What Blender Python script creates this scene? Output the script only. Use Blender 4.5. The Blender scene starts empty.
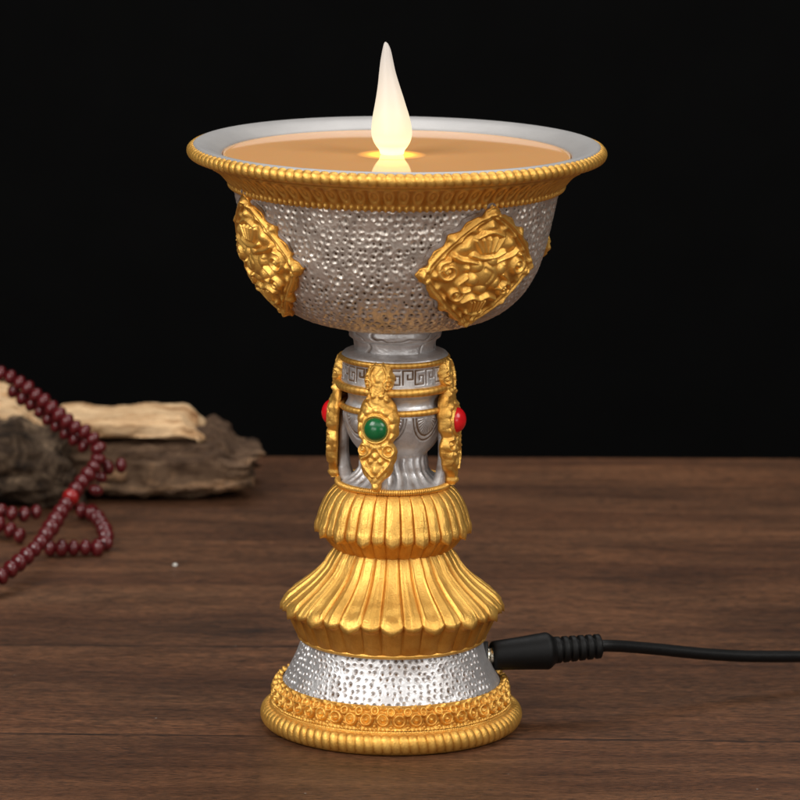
import bpy, math, random
import numpy as np
from mathutils import Vector, Matrix, noise as mn
PI=math.pi
rng=np.random.default_rng(7); random.seed(7)
scene=bpy.context.scene
C=scene.collection
# ---------------------------------------------------------------- camera model (cm; 800-px photo pixels)
F=4600.0; PITCH=math.radians(11.2); DC=120.0; ROLL=0.0105; CX=0.149
HC=DC*math.tan(PITCH+math.atan((723-400)/F))
def Zc(y):                       # height (cm) of a point on the lamp axis seen at photo row y
    return HC-DC*math.tan(PITCH+math.atan((y-400)/F))
def K(y):                        # cm per pixel on the lamp axis at row y
    d=PITCH+math.atan((y-400)/F); z=Zc(y)
    return math.hypot(DC,HC-z)*math.cos(d-PITCH)/F
def unproj(px,py,z=None,dist=None):
    xu=px-(400-py)*ROLL; yu=py-(px-400)*ROLL
    dep=PITCH+math.atan((yu-400)/F)
    if dist is None: dist=(HC-z)/math.tan(dep)
    else: z=HC-dist*math.tan(dep)
    depth=math.hypot(dist,HC-z)*math.cos(dep-PITCH)
    return Vector((CX+(xu-400)*depth/F, dist-DC, z))
S=0.01
# ---------------------------------------------------------------- mesh helpers
def empty(name,loc=(0,0,0)):
    o=bpy.data.objects.new(name,None); C.objects.link(o); o.location=Vector(loc)*S
    o.empty_display_size=0.02; return o
def tag(o,label=None,cat=None,group=None,kind=None):
    if label: o['label']=label
    if cat: o['category']=cat
    if group: o['group']=group
    if kind: o['kind']=kind
    return o
def link(name,me,mat,parent=None):
    o=bpy.data.objects.new(name,me); C.objects.link(o)
    if mat: me.materials.append(mat)
    if parent: o.parent=parent
    return o
def np_mesh(name,V,Fq,mat,parent=None,smooth=True,attrs=None,origin=(0,0,0)):
    me=bpy.data.meshes.new(name)
    V=(np.asarray(V,dtype=np.float64)-np.asarray(origin))*S
    me.vertices.add(len(V)); me.vertices.foreach_set('co',V.astype(np.float32).ravel())
    Fq=np.asarray(Fq,dtype=np.int32); nf,k=Fq.shape
    me.loops.add(nf*k); me.loops.foreach_set('vertex_index',Fq.ravel())
    me.polygons.add(nf)
    me.polygons.foreach_set('loop_start',(np.arange(nf)*k).astype(np.int32))
    me.polygons.foreach_set('use_smooth',np.full(nf,smooth,dtype=bool))
    me.update(calc_edges=True); me.validate()
    if attrs:
        for an,av in attrs.items():
            a=me.attributes.new(an,'FLOAT','POINT'); a.data.foreach_set('value',np.asarray(av,dtype=np.float32).ravel())
    o=link(name,me,mat,parent)
    o.location=Vector(origin)*S
    return o
def grid_faces(ni,nj,wrap_i=False,wrap_j=False):
    I=np.arange(ni if wrap_i else ni-1); J=np.arange(nj if wrap_j else nj-1)
    I,J=np.meshgrid(I,J,indexing='ij'); I2=(I+1)%ni; J2=(J+1)%nj
    f=np.stack([I*nj+J,I*nj+J2,I2*nj+J2,I2*nj+J],-1)
    return f.reshape(-1,4)
def join_vf(parts):
    Vs=[];Fs=[];n=0
    for v,f in parts: Vs.append(v);Fs.append(f+n);n+=len(v)
    return np.concatenate(Vs),np.concatenate(Fs)
def cmr(P,n,closed=False):       # Catmull-Rom through P, resampled evenly
    P=np.asarray(P,float); m=len(P); out=[]
    for i in range(m if closed else m-1):
        if closed: p0,p1,p2,p3=P[i-1],P[i],P[(i+1)%m],P[(i+2)%m]
        else:
            p1,p2=P[i],P[i+1]; p0=P[i-1] if i>0 else 2*p1-p2; p3=P[i+2] if i+2<m else 2*p2-p1
        for t in np.linspace(0,1,24,endpoint=False):
            out.append(0.5*((2*p1)+(-p0+p2)*t+(2*p0-5*p1+4*p2-p3)*t*t+(-p0+3*p1-3*p2+p3)*t**3))
    out.append(P[0] if closed else P[-1]); out=np.array(out)
    L=np.r_[0,np.cumsum(np.linalg.norm(np.diff(out,axis=0),axis=1))]
    s=np.linspace(0,L[-1],n)
    return np.stack([np.interp(s,L,out[:,k]) for k in range(P.shape[1])],-1)
def lin(P,n):
    P=np.asarray(P,float); L=np.r_[0,np.cumsum(np.linalg.norm(np.diff(P,axis=0),axis=1))]
    s=np.linspace(0,L[-1],n)
    return np.stack([np.interp(s,L,P[:,k]) for k in range(P.shape[1])],-1)
def rz(P): return np.array([(w*K(y),Zc(y)) for w,y in P])
def pnorm(P):
    T=np.gradient(P,axis=0); T/=np.linalg.norm(T,axis=1)[:,None]+1e-12
    return np.stack([-T[:,1],T[:,0]],-1)
def lathe_v(P,nt,H=None,dr=None,dz=None):
    th=np.linspace(-PI,PI,nt,endpoint=False)[:,None]
    N=pnorm(P)
    H=np.zeros((nt,len(P))) if H is None else H
    R=P[None,:,0]+H*N[None,:,0]; Z=P[None,:,1]+H*N[None,:,1]
    if dr is not None: R=R+dr
    if dz is not None: Z=Z+dz
    return np.stack([R*np.sin(th),-R*np.cos(th),Z],-1).reshape(-1,3)
def lathe(name,P,nt,mat,parent,H=None,dr=None,dz=None,attrs=None):
    return np_mesh(name,lathe_v(P,nt,H,dr,dz),grid_faces(nt,len(P),True),mat,parent,attrs=attrs)
def THS(P,nt):
    th=np.linspace(-PI,PI,nt,endpoint=False)
    L=np.r_[0,np.cumsum(np.linalg.norm(np.diff(P,axis=0),axis=1))]
    return th,L
def fbm(X,Y,Zv,sc,seed=0,oct=4):
    r=np.random.default_rng(seed); out=np.zeros_like(X,dtype=float); a=1.0; tot=0
    for o in range(oct):
        acc=np.zeros_like(out)
        for k in range(6):
            d=r.normal(size=3); d/=np.linalg.norm(d); ph=r.uniform(0,6.28); f=sc*(2**o)*r.uniform(.7,1.4)
            acc+=np.sin((X*d[0]+Y*d[1]+Zv*d[2])*f+ph+1.3*np.sin((X*d[1]-Zv*d[0]+Y*d[2])*f*.6+ph*2))
        out+=a*acc/3.0; tot+=a; a*=.5
    return out/tot
def tube(path,rad,n=14,closed=False):
    P=np.asarray(path,float); m=len(P); rad=np.broadcast_to(np.asarray(rad,float),(m,))
    T=np.roll(P,-1,0)-np.roll(P,1,0) if closed else np.gradient(P,axis=0)
    T/=np.linalg.norm(T,axis=1)[:,None]
    up=np.array([0,0,1.0]); 
    if abs(T[0]@up)>.9: up=np.array([0,1.0,0])
    Ns=[]; nv=np.cross(T[0],up); nv/=np.linalg.norm(nv)
    for t in T:
        nv=nv-t*(nv@t); nv/=np.linalg.norm(nv); Ns.append(nv.copy())
    Ns=np.array(Ns); B=np.cross(T,Ns)
    a=np.linspace(0,2*PI,n,endpoint=False)
    V=P[:,None,:]+rad[:,None,None]*(np.cos(a)[None,:,None]*Ns[:,None,:]+np.sin(a)[None,:,None]*B[:,None,:])
    return V.reshape(-1,3),grid_faces(m,n,closed,True)
# ---------------------------------------------------------------- materials
def mat(name):
    m=bpy.data.materials.new(name); m.use_nodes=True
    nt=m.node_tree; b=nt.nodes['Principled BSDF']; return m,nt,b
def N(nt,t,**k):
    n=nt.nodes.new(t)
    for a,v in k.items(): setattr(n,a,v)
    return n
def coords(nt,scale=(1,1,1),kind='Object'):
    tc=N(nt,'ShaderNodeTexCoord'); mp=N(nt,'ShaderNodeMapping'); mp.inputs['Scale'].default_value=scale
    nt.links.new(tc.outputs[kind],mp.inputs['Vector']); return mp.outputs['Vector']
def noise(nt,vec,scale,detail=4,rough=.55,dist=0):
    n=N(nt,'ShaderNodeTexNoise'); n.inputs['Scale'].default_value=scale; n.inputs['Detail'].default_value=detail
    n.inputs['Roughness'].default_value=rough; n.inputs['Distortion'].default_value=dist
    nt.links.new(vec,n.inputs['Vector']); return n.outputs['Fac']
def ramp(nt,fac,stops):
    r=N(nt,'ShaderNodeValToRGB'); e=r.color_ramp.elements
    while len(e)<len(stops): e.new(.5)
    for el,(p,c) in zip(e,stops):
        el.position=p; el.color=(c,c,c,1) if isinstance(c,(int,float)) else (*c,1)
    nt.links.new(fac,r.inputs['Fac']); return r.outputs['Color']
def mixc(nt,fac,a,b,mode='MIX'):
    m=N(nt,'ShaderNodeMix',data_type='RGBA',blend_type=mode)
    for s,v in ((m.inputs['Factor'],fac),(m.inputs['A'],a),(m.inputs['B'],b)):
        if hasattr(v,'is_linked'): nt.links.new(v,s)
        elif isinstance(v,(int,float)): s.default_value=v
        else: s.default_value=(*v,1)
    return m.outputs['Result']
def math_(nt,op,a,b=None,clamp=False):
    m=N(nt,'ShaderNodeMath',operation=op); m.use_clamp=clamp
    for i,v in enumerate((a,b)):
        if v is None: continue
        if hasattr(v,'is_linked'): nt.links.new(v,m.inputs[i])
        else: m.inputs[i].default_value=v
    return m.outputs[0]
def bump(nt,b,h,dist,strength=1.0,prev=None):
    n=N(nt,'ShaderNodeBump'); n.inputs['Distance'].default_value=dist; n.inputs['Strength'].default_value=strength
    nt.links.new(h,n.inputs['Height'])
    if prev: nt.links.new(prev,n.inputs['Normal'])
    nt.links.new(n.outputs[0],b.inputs['Normal']); return n.outputs[0]
def gold(name,base=(.91,.535,.125),deep=(.48,.18,.015),rough=.41,cav=False):
    m,nt,b=mat(name); v=coords(nt)
    n1=noise(nt,v,170,5,.6); n2=noise(nt,v,2600,3,.6)
    f=ramp(nt,n1,[(.35,0.0),(.70,.40)])
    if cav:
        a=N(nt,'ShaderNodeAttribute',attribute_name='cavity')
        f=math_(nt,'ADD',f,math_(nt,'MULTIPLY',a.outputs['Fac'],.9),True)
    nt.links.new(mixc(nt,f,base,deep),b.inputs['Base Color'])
    b.inputs['Metallic'].default_value=.78
    rr=ramp(nt,n2,[(.3,rough-.07),(.7,rough+.1)]); nt.links.new(rr,b.inputs['Roughness'])
    p=bump(nt,b,n2,.00016,.8); bump(nt,b,n1,.0005,.25,p)
    return m
M_gold=gold('gold_paint',cav=True)
def silver(name,base=(.74,.71,.68),dark=(.060,.028,.012),rough=.40,met=.78):
    m,nt,b=mat(name); v=coords(nt)
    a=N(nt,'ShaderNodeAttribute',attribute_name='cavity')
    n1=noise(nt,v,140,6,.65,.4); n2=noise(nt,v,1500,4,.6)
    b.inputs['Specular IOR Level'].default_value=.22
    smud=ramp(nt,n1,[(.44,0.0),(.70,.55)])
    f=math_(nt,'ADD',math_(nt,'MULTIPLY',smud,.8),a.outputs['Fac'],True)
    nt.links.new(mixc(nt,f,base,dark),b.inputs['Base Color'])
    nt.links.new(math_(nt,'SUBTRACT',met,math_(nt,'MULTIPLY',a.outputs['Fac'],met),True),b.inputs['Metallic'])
    r=math_(nt,'ADD',math_(nt,'MULTIPLY',f,.25),ramp(nt,n2,[(.3,rough-.06),(.7,rough+.08)]))
    nt.links.new(r,b.inputs['Roughness'])
    p=bump(nt,b,n2,.00012,.5); bump(nt,b,n1,.0008,.5,p)
    return m
M_silver=silver('antique_silver',base=(.74,.73,.73),dark=(.13,.068,.030))
M_bowl=silver('tarnished_silver',base=(.76,.68,.60),rough=.38,met=.82)
def silver_lip():
    m,nt,b=mat('satin_silver_paint'); v=coords(nt)
    n=noise(nt,v,60,5,.6); nt.links.new(ramp(nt,n,[(.3,(.385,.375,.37)),(.7,(.45,.44,.43))]),b.inputs['Base Color'])
    b.inputs['Metallic'].default_value=.35; b.inputs['Roughness'].default_value=.45
    bump(nt,b,noise(nt,v,1800,3),.00006,.5); return m
M_lip=silver_lip()
def gem(name,c):
    m,nt,b=mat(name); v=coords(nt)
    n=noise(nt,v,700,4); nt.links.new(mixc(nt,n,[x*.8 for x in c],[min(1,x*1.2) for x in c]),b.inputs['Base Color'])
    b.inputs['Roughness'].default_value=.22; b.inputs['Coat Weight'].default_value=.0
    b.inputs['Specular IOR Level'].default_value=.6; bump(nt,b,noise(nt,v,500,2),.0002,.25)
    return m
M_green=gem('green_enamel',(.004,.11,.03)); M_red=gem('red_enamel',(.62,.008,.012))
def waxm():
    m,nt,b=mat('amber_wax'); v=coords(nt)
    n=noise(nt,v,28,4); nt.links.new(mixc(nt,n,(.80,.405,.155),(.85,.44,.18)),b.inputs['Base Color'])
    b.inputs['Roughness'].default_value=.06; b.inputs['IOR'].default_value=1.40
    b.inputs['Subsurface Weight'].default_value=.25; b.inputs['Subsurface Radius'].default_value=(1,.5,.2); b.inputs['Subsurface Scale'].default_value=.004
    bump(nt,b,noise(nt,v,40,2),.00012,.3); return m
M_wax=waxm()
def black(name,c=.003,rough=.5):
    m,nt,b=mat(name); v=coords(nt)
    n=noise(nt,v,900,4); nt.links.new(mixc(nt,n,(c*.8,)*3,(c*1.3,)*3),b.inputs['Base Color'])
    nt.links.new(ramp(nt,n,[(.3,rough-.05),(.7,rough+.08)]),b.inputs['Roughness']); b.inputs['Specular IOR Level'].default_value=.22
    bump(nt,b,n,.00005,.4); return m
M_blk=black('black_rubber'); M_cable=black('black_cable_sheath',.003,.45)
def steel():
    m,nt,b=mat('nickel_metal'); v=coords(nt); n=noise(nt,v,900,3)
    nt.links.new(mixc(nt,n,(.5,.46,.36),(.72,.68,.58)),b.inputs['Base Color']); b.inputs['Metallic'].default_value=1
    b.inputs['Roughness'].default_value=.25; return m
M_steel=steel()
def backm():
    m,nt,b=mat('black_cloth'); v=coords(nt); n=noise(nt,v,30,4)
    nt.links.new(mixc(nt,n,(.0042,)*3,(.0056,)*3),b.inputs['Base Color']); b.inputs['Roughness'].default_value=1
    b.inputs['Specular IOR Level'].default_value=0; return m
M_back=backm()
# ---------------------------------------------------------------- table
YSEAM=[unproj(150,735,z=0).y, unproj(150,646,z=0).y, unproj(640,545,z=0).y, unproj(640,487,z=0).y]
def woodm():
    m,nt,b=mat('dark_walnut_boards')
    tc=N(nt,'ShaderNodeTexCoord'); sp=N(nt,'ShaderNodeSeparateXYZ'); nt.links.new(tc.outputs['Object'],sp.inputs[0])
    X,Y=sp.outputs['X'],sp.outputs['Y']
    # board index -> offset of the grain
    idx=0
    for ys in YSEAM:
        g=math_(nt,'GREATER_THAN',Y,ys*S); idx=g if idx==0 else math_(nt,'ADD',idx,g)
    off=math_(nt,'MULTIPLY',idx,3.713)
    # knot: grain lines bulge round it
    kx,ky=unproj(235,628,z=0).x*S,unproj(235,628,z=0).y*S
    dx=math_(nt,'DIVIDE',math_(nt,'SUBTRACT',X,kx),.020); dy=math_(nt,'DIVIDE',math_(nt,'SUBTRACT',Y,ky),.017)
    r2=math_(nt,'ADD',math_(nt,'MULTIPLY',dx,dx),math_(nt,'MULTIPLY',dy,dy))
    kn=math_(nt,'EXPONENT',math_(nt,'MULTIPLY',r2,-1.0))
    Yk=math_(nt,'SUBTRACT',Y,math_(nt,'MULTIPLY',math_(nt,'MULTIPLY',kn,dy),.009))
    cb=N(nt,'ShaderNodeCombineXYZ'); nt.links.new(X,cb.inputs[0]); nt.links.new(Yk,cb.inputs[1]); nt.links.new(off,cb.inputs[2])
    # slow warp so the grain wanders
    wv=N(nt,'ShaderNodeMapping'); wv.inputs['Scale'].default_value=(9,20,1); nt.links.new(cb.outputs[0],wv.inputs['Vector'])
    wn=noise(nt,wv.outputs[0],1,3,.5)
    wy=math_(nt,'ADD',Yk,math_(nt,'MULTIPLY',math_(nt,'SUBTRACT',wn,.5),.022))
    cb2=N(nt,'ShaderNodeCombineXYZ'); nt.links.new(X,cb2.inputs[0]); nt.links.new(wy,cb2.inputs[1]); nt.links.new(off,cb2.inputs[2])
    def layer(sx,sy,d,r=.6):
        mp=N(nt,'ShaderNodeMapping'); mp.inputs['Scale'].default_value=(sx,sy,1); nt.links.new(cb2.outputs[0],mp.inputs['Vector'])
        return noise(nt,mp.outputs[0],1,d,r)
    big=layer(7,55,5); mid=layer(26,170,7,.7); fine=layer(210,1100,8,.85); hair=layer(420,2600,3,.6); blot=layer(14,22,4)
    tone=ramp(nt,big,[(.30,(.064,.028,.0148)),(.46,(.106,.048,.0240)),(.60,(.144,.067,.033)),(.76,(.190,.094,.048))])
    tone=mixc(nt,.75,tone,ramp(nt,mid,[(.30,(.45,.43,.42)),(.55,(1,1,1)),(.75,(1.25,1.2,1.15))]),'MULTIPLY')
    tone=mixc(nt,1.0,tone,ramp(nt,fine,[(.40,(.34,.32,.30)),(.50,(1,1,1)),(.60,(1.55,1.48,1.4))]),'MULTIPLY')
    tone=mixc(nt,.8,tone,ramp(nt,hair,[(.36,(.45,.43,.41)),(.5,(1,1,1)),(.64,(1.4,1.35,1.3))]),'MULTIPLY')
    tone=mixc(nt,.6,tone,ramp(nt,blot,[(.30,(.62,.66,.70)),(.60,(1.1,1.05,1.0))]),'MULTIPLY')
    tone=mixc(nt,math_(nt,'MULTIPLY',math_(nt,'MULTIPLY',kn,ramp(nt,mid,[(.35,1.0),(.62,.25)])),.95),tone,(.018,.011,.008))
    # per-board shift
    wn2=N(nt,'ShaderNodeTexWhiteNoise',noise_dimensions='1D'); nt.links.new(off,wn2.inputs['W'])
    tone=mixc(nt,.5,tone,ramp(nt,wn2.outputs['Value'],[(0,(.75,.76,.78)),(1,(1.2,1.15,1.1))]),'MULTIPLY')
    seam=None
    for k,ys in enumerate(YSEAM):
        d=math_(nt,'ABSOLUTE',math_(nt,'SUBTRACT',math_(nt,'ADD',Y,math_(nt,'MULTIPLY',math_(nt,'SUBTRACT',mid,.5),.0006)),ys*S))
        s=math_(nt,'LESS_THAN',d,.0008 if k<2 else .0005)
        seam=s if seam is None else math_(nt,'MAXIMUM',seam,s)
    brk=ramp(nt,layer(30,5,3),[(.38,.1),(.55,.85)])
    seam=math_(nt,'MULTIPLY',seam,brk)
    tone=mixc(nt,seam,tone,(.010,.006,.005))
    # dust specks
    vo=N(nt,'ShaderNodeTexVoronoi'); vo.inputs['Scale'].default_value=95; nt.links.new(tc.outputs['Object'],vo.inputs['Vector'])
    sk=math_(nt,'LESS_THAN',vo.outputs['Distance'],.028)
    sc_=N(nt,'ShaderNodeSeparateXYZ'); nt.links.new(vo.outputs['Color'],sc_.inputs[0])
    sk=math_(nt,'MULTIPLY',sk,math_(nt,'GREATER_THAN',sc_.outputs[0],.72))
    tone=mixc(nt,math_(nt,'MULTIPLY',sk,.55),tone,(.45,.42,.38))
    nt.links.new(tone,b.inputs['Base Color'])
    nt.links.new(ramp(nt,fine,[(.4,.50),(.6,.36)]),b.inputs['Roughness'])
    b.inputs['Specular IOR Level'].default_value=.35
    h=math_(nt,'ADD',math_(nt,'MULTIPLY',fine,.5),math_(nt,'ADD',math_(nt,'MULTIPLY',mid,.8),math_(nt,'MULTIPLY',seam,-1.6)))
    bump(nt,b,h,.0006,.9)
    return m
M_wood=woodm()
import bmesh
# far edge: from photo row 455 at left to 457 at right
eL=unproj(230,455,z=0); eR=unproj(800,457.5,z=0)
sl=(eR.y-eL.y)/(eR.x-eL.x)
def edge_y(x): return eL.y+sl*(x-eL.x)
bm=bmesh.new()
t=3.0
vs=[bm.verts.new(Vector(p)*S) for p in [(-60,-45,-t),(60,-45,-t),(60,edge_y(60),-t),(-60,edge_y(-60),-t),(-60,-45,0),(60,-45,0),(60,edge_y(60),0),(-60,edge_y(-60),0)]]
for f in [(3,2,1,0),(4,5,6,7),(0,1,5,4),(1,2,6,5),(2,3,7,6),(3,0,4,7)]: bm.faces.new([vs[i] for i in f])
bmesh.ops.bevel(bm,geom=[e for e in bm.edges if all(v.co.z>-.001 for v in e.verts)],offset=.0025,segments=4,affect='EDGES')
me=bpy.data.meshes.new('tabletop'); bm.to_mesh(me); bm.free()
table=link('tabletop',me,M_wood); tag(table,'dark brown wooden tabletop of horizontal boards','tabletop',kind='structure')
# curved cloth backdrop far behind
prof=lin([(-80,-90),(40,-90),(90,-85),(105,-60),(110,150)],60)
xs=np.linspace(-170,170,40)
V=np.array([[ (x, y+1.2*math.sin(x*.09+z*.01), z) for (y,z) in prof] for x in xs]).reshape(-1,3)
bk=np_mesh('backdrop',V,grid_faces(len(xs),len(prof)),M_back); tag(bk,'plain black cloth backdrop behind the table','backdrop',kind='structure')
# ---------------------------------------------------------------- the butter lamp
lamp=empty('butter_lamp'); tag(lamp,'gold and silver butter lamp goblet with a glowing flame, standing on the dark table','lamp')
def pits(P,nt,spacing,rad,depth,vlo,vhi,seed,avoid=None,vary=.35,jit=.33,skip=.04,core=.6,pw=2.3):
    """punched dimples scattered over a lathe grid -> height (cm), cavity"""
    r=np.random.default_rng(seed); th,L=THS(P,nt); Rm=P[:,0]; tot=L[-1]
    H=np.zeros((nt,len(P))); Cv=np.zeros_like(H)
    thc=[];lc=[]; l=vlo*tot; row=0
    while l<vhi*tot:
        R1=float(np.interp(l,L,Rm)); m=max(6,int(2*PI*R1/spacing)); o=r.uniform(0,1)
        for q in range(m):
            t_=-PI+(q+o+jit*r.uniform(-1,1))/m*2*PI; t_=(t_+PI)%(2*PI)-PI; l_=l+jit*.9*spacing*r.uniform(-1,1)
            if r.random()<skip or l_<.012*tot or l_>.985*tot or (avoid and avoid(t_,l_/tot)): continue
            thc.append(t_);lc.append(l_)
        l+=spacing*.90; row+=1
    thc=np.array(thc);lc=np.array(lc);rc=np.interp(lc,L,Rm);ks=range(len(thc))
    dth=2*PI/nt
    for i in ks:
        rr=rad*(1+vary*r.uniform(-1,1)); dp=depth*(1+.5*r.uniform(-1,1))*(rr/rad); as_=1+.25*r.uniform(-1,1)
        j0,j1=np.searchsorted(L,[lc[i]-2.6*rr,lc[i]+2.6*rr]); R0=max(rc[i],.2)
        ni=int(2.6*rr/(R0*dth))+1; ic=int(round((thc[i]+PI)/dth))
        ii=np.arange(ic-ni,ic+ni+1)
        du=(-PI+ii*dth-thc[i])[:,None]*Rm[None,j0:j1]; dv=(L[j0:j1]-lc[i])[None,:]*as_
        an=r.uniform(0,PI); ca,sa=math.cos(an),math.sin(an)
        q=np.sqrt((du*ca+dv*sa)**2+((dv*ca-du*sa)*1.15)**2)/rr
        h=-dp*np.exp(-(q**pw))+dp*.28*np.exp(-((q-1.45)/.35)**2)
        ia=ii%nt
        H[ia[:,None],np.arange(j0,j1)[None,:]]+=h
        c=np.exp(-(q/core)**4)*r.uniform(.55,1.0)
        Cv[ia[:,None],np.arange(j0,j1)[None,:]]=np.maximum(Cv[ia[:,None],np.arange(j0,j1)[None,:]],c)
    return H,Cv
# bowl -------------------------------------------------------------
bowl_px=[(170,176),(164,186),(160,200),(156.5,216),(152.5,234),(148,251),(142,266),(134,281),(123,295),(110,306),(94,314.5),(76,320),(60,323.5),(46,326)]
bowl_P=cmr(rz(bowl_px),230)
MED=[34.3,-63.5,125.5,-154.0]
Lb=np.r_[0,np.cumsum(np.linalg.norm(np.diff(bowl_P,axis=0),axis=1))]; Lbt=Lb[-1]
def s_of_z(z): return float(np.interp(-z,-bowl_P[:,1],Lb))
sm0,sm1=s_of_z(Zc(185)),s_of_z(Zc(303.5))
def avoid_med(th,s):
    for m in MED:
        a=((math.degrees(th)-m+180)%360-180)/26.0; b=(s*Lbt-(sm0+sm1)/2)/((sm1-sm0)/2)
        if abs(a)+abs(b)<.95: return True
    return False
nt=1500
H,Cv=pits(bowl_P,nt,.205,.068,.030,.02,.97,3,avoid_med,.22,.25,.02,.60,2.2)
th,L=THS(bowl_P,nt); TH,LL=np.meshgrid(th,L,indexing='ij')
Xg=bowl_P[None,:,0]*np.sin(TH); Yg=-bowl_P[None,:,0]*np.cos(TH); Zg=np.broadcast_to(bowl_P[None,:,1],Xg.shape)
H+=.018*fbm(Xg,Yg,Zg,3.0,5,3)+.006*fbm(Xg,Yg,Zg,11,6,2)
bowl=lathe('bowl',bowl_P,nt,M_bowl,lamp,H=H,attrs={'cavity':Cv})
bowl['label']='hammered silver bowl covered in small punched dimples'
# inside of bowl: satin silver lip sloping to the wax
P=cmr(rz([(205,147.5),(204.3,145),(202,143.2),(198,143.4),(190,145.5),(180,150.5),(175,154),(173,158),(150,161),(.5,161)]),120)[::-1]
lathe('inner_lip',P,360,M_lip,bowl)
# gold gadrooned rim
def gadroon(name,Rp,yp,tr,ty,n,seg,mat,parent,slant=.0,depth=.16,nv=22,seed=1):
    R=Rp*K(yp); zc=Zc(yp); a=tr*K(yp); b=ty*K(yp); nt=n*seg
    th=np.linspace(-PI,PI,nt,endpoint=False); v=np.linspace(0,2*PI,nv,endpoint=False)
    TH,VV=np.meshgrid(th,v,indexing='ij'); r=np.random.default_rng(seed)
    jit=np.cumsum(r.normal(0,.05,n)); jit-=np.linspace(0,jit[-1],n)
    ph=TH*n+slant*np.sin(VV)+np.interp(TH,np.linspace(-PI,PI,n),jit)*1.5
    g=np.abs(np.sin(ph/2))**.6
    amp=1-depth*(1-g)*1.0
    amp*=1+.03*fbm(np.sin(TH)*R,np.cos(TH)*R,VV,3,seed,2)
    RR=R+a*amp*np.cos(VV); ZZ=zc+b*amp*np.sin(VV)
    V=np.stack([RR*np.sin(TH),-RR*np.cos(TH),ZZ],-1).reshape(-1,3)
    return np_mesh(name,V,grid_faces(nt,nv,True,True),mat,parent,attrs={'cavity':np.clip((1-g)*.6,0,1)})
gadroon('bead_rim',203,151.0,7.4,7.0,140,14,M_gold,bowl,.9,.20)
# lace band under the rim
lace_px=[(199,156),(190,161),(184,165),(178,169),(173,174),(168,180),(166,184),(163,186)]
P=cmr(rz(lace_px),60); nt=78*20; th,L=THS(P,nt); TH,LL=np.meshgrid(th,L/L[-1],indexing='ij')
ph=((TH*78/(2*PI))%1)-.5
R0=6.9
d=np.sqrt((ph*1.35)**2+((LL-.52)*1.7)**2)
Hh=.05*np.exp(-((d-.42)/.13)**2)+.05*np.exp(-(d/.16)**2)
ph2=((TH*156/(2*PI))%1)-.5
d2=np.sqrt((ph2*.55)**2+((LL-.90))**2/.09*.09)
Hh+=.075*np.exp(-((np.abs(ph2)*.33)**2+((LL-.92)*1.0)**2)/.0085)
Hh+=.03*np.exp(-((LL-.22)/.05)**2)
cav=np.clip(.9-Hh/.035,0,1)*((LL>.15)&(LL<.97))*.75
lathe('lace_band',P,nt,M_gold,bowl,H=Hh+.01,attrs={'cavity':cav})
# wax ---------------------------------------------------------------
zw=Zc(154); rw=173.6*K(154)
P=np.array([(.001,zw)]+[(r,zw+(.012*max(0,(r/rw-.985)/.015)**2)) for r in np.linspace(.1,rw,60)]+[(rw,zw-.25)])
lathe('wax_surface',P,256,M_wax,lamp)
# flame -------------------------------------------------------------
fl=[(42,385.5,.6),(44,386,2.2),(50,386.6,4.2),(60,386.8,6.2),(72,387.4,8.2),(84,388.6,10.6),(96,389.7,13.4),(106,390.4,15.8),(116,391.0,18.3),(126,391.5,20.0),(134,391.7,20.3),(141,391.9,18.6),(146,392,15.8),(149.5,392,13.0),(153.8,392,11.8)]
fl=cmr(fl,70)
V=[]
for y,x,w in fl:
    c=unproj(x,y,dist=DC-.15); k=K(y)
    for a in np.linspace(0,2*PI,40,endpoint=False): V.append((c.x+w*k*math.sin(a),c.y-w*k*math.cos(a),c.z))
def flamem():
    m,nt,b=mat('frosted_flame_plastic'); tc=N(nt,'ShaderNodeTexCoord'); sp=N(nt,'ShaderNodeSeparateXYZ'); nt.links.new(tc.outputs['Object'],sp.inputs[0])
    z0,z1=Zc(155)*S,Zc(42)*S
    f=math_(nt,'DIVIDE',math_(nt,'SUBTRACT',sp.outputs['Z'],z0),z1-z0)
    col=ramp(nt,f,[(0,(1,.60,.10)),(.06,(1,.76,.28)),(.14,(1,.84,.47)),(.34,(1,.86,.56)),(.60,(.98,.83,.66)),(1,(.88,.80,.76))])
    st=ramp(nt,f,[(0,1.0),(.05,.62),(.10,.29),(.2,.20),(.45,.160),(.75,.120),(1,.085)])
    nt.links.new(col,b.inputs['Emission Color']); nt.links.new(math_(nt,'MULTIPLY',st,4.4),b.inputs['Emission Strength'])
    b.inputs['Base Color'].default_value=(.30,.27,.23,1); b.inputs['Roughness'].default_value=.4
    return m
flame=np_mesh('flame',V,grid_faces(len(fl),40,False,True),flamem(),lamp)
flame['label']='frosted teardrop flame glowing warm white, brightest at its foot'
def wax_glowm():  # wax colour with the amber glow round the flame foot painted in as emission
    m,nt,b=mat('painted_amber_glow'); tc=N(nt,'ShaderNodeTexCoord'); ln=N(nt,'ShaderNodeVectorMath',operation='LENGTH'); nt.links.new(tc.outputs['Object'],ln.inputs[0])
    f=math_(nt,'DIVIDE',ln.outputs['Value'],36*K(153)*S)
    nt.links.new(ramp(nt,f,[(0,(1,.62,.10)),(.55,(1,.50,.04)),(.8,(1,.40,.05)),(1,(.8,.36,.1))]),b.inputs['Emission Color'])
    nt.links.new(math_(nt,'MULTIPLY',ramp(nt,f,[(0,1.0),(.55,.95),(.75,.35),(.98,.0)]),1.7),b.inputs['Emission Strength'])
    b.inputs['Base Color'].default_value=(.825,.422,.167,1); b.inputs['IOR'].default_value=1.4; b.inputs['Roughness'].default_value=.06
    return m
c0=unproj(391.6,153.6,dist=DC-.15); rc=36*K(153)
Pc=np.array([(.001,.003),(.3*rc,.003),(.6*rc,.003),(.85*rc,.003),(rc,.003)])
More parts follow.
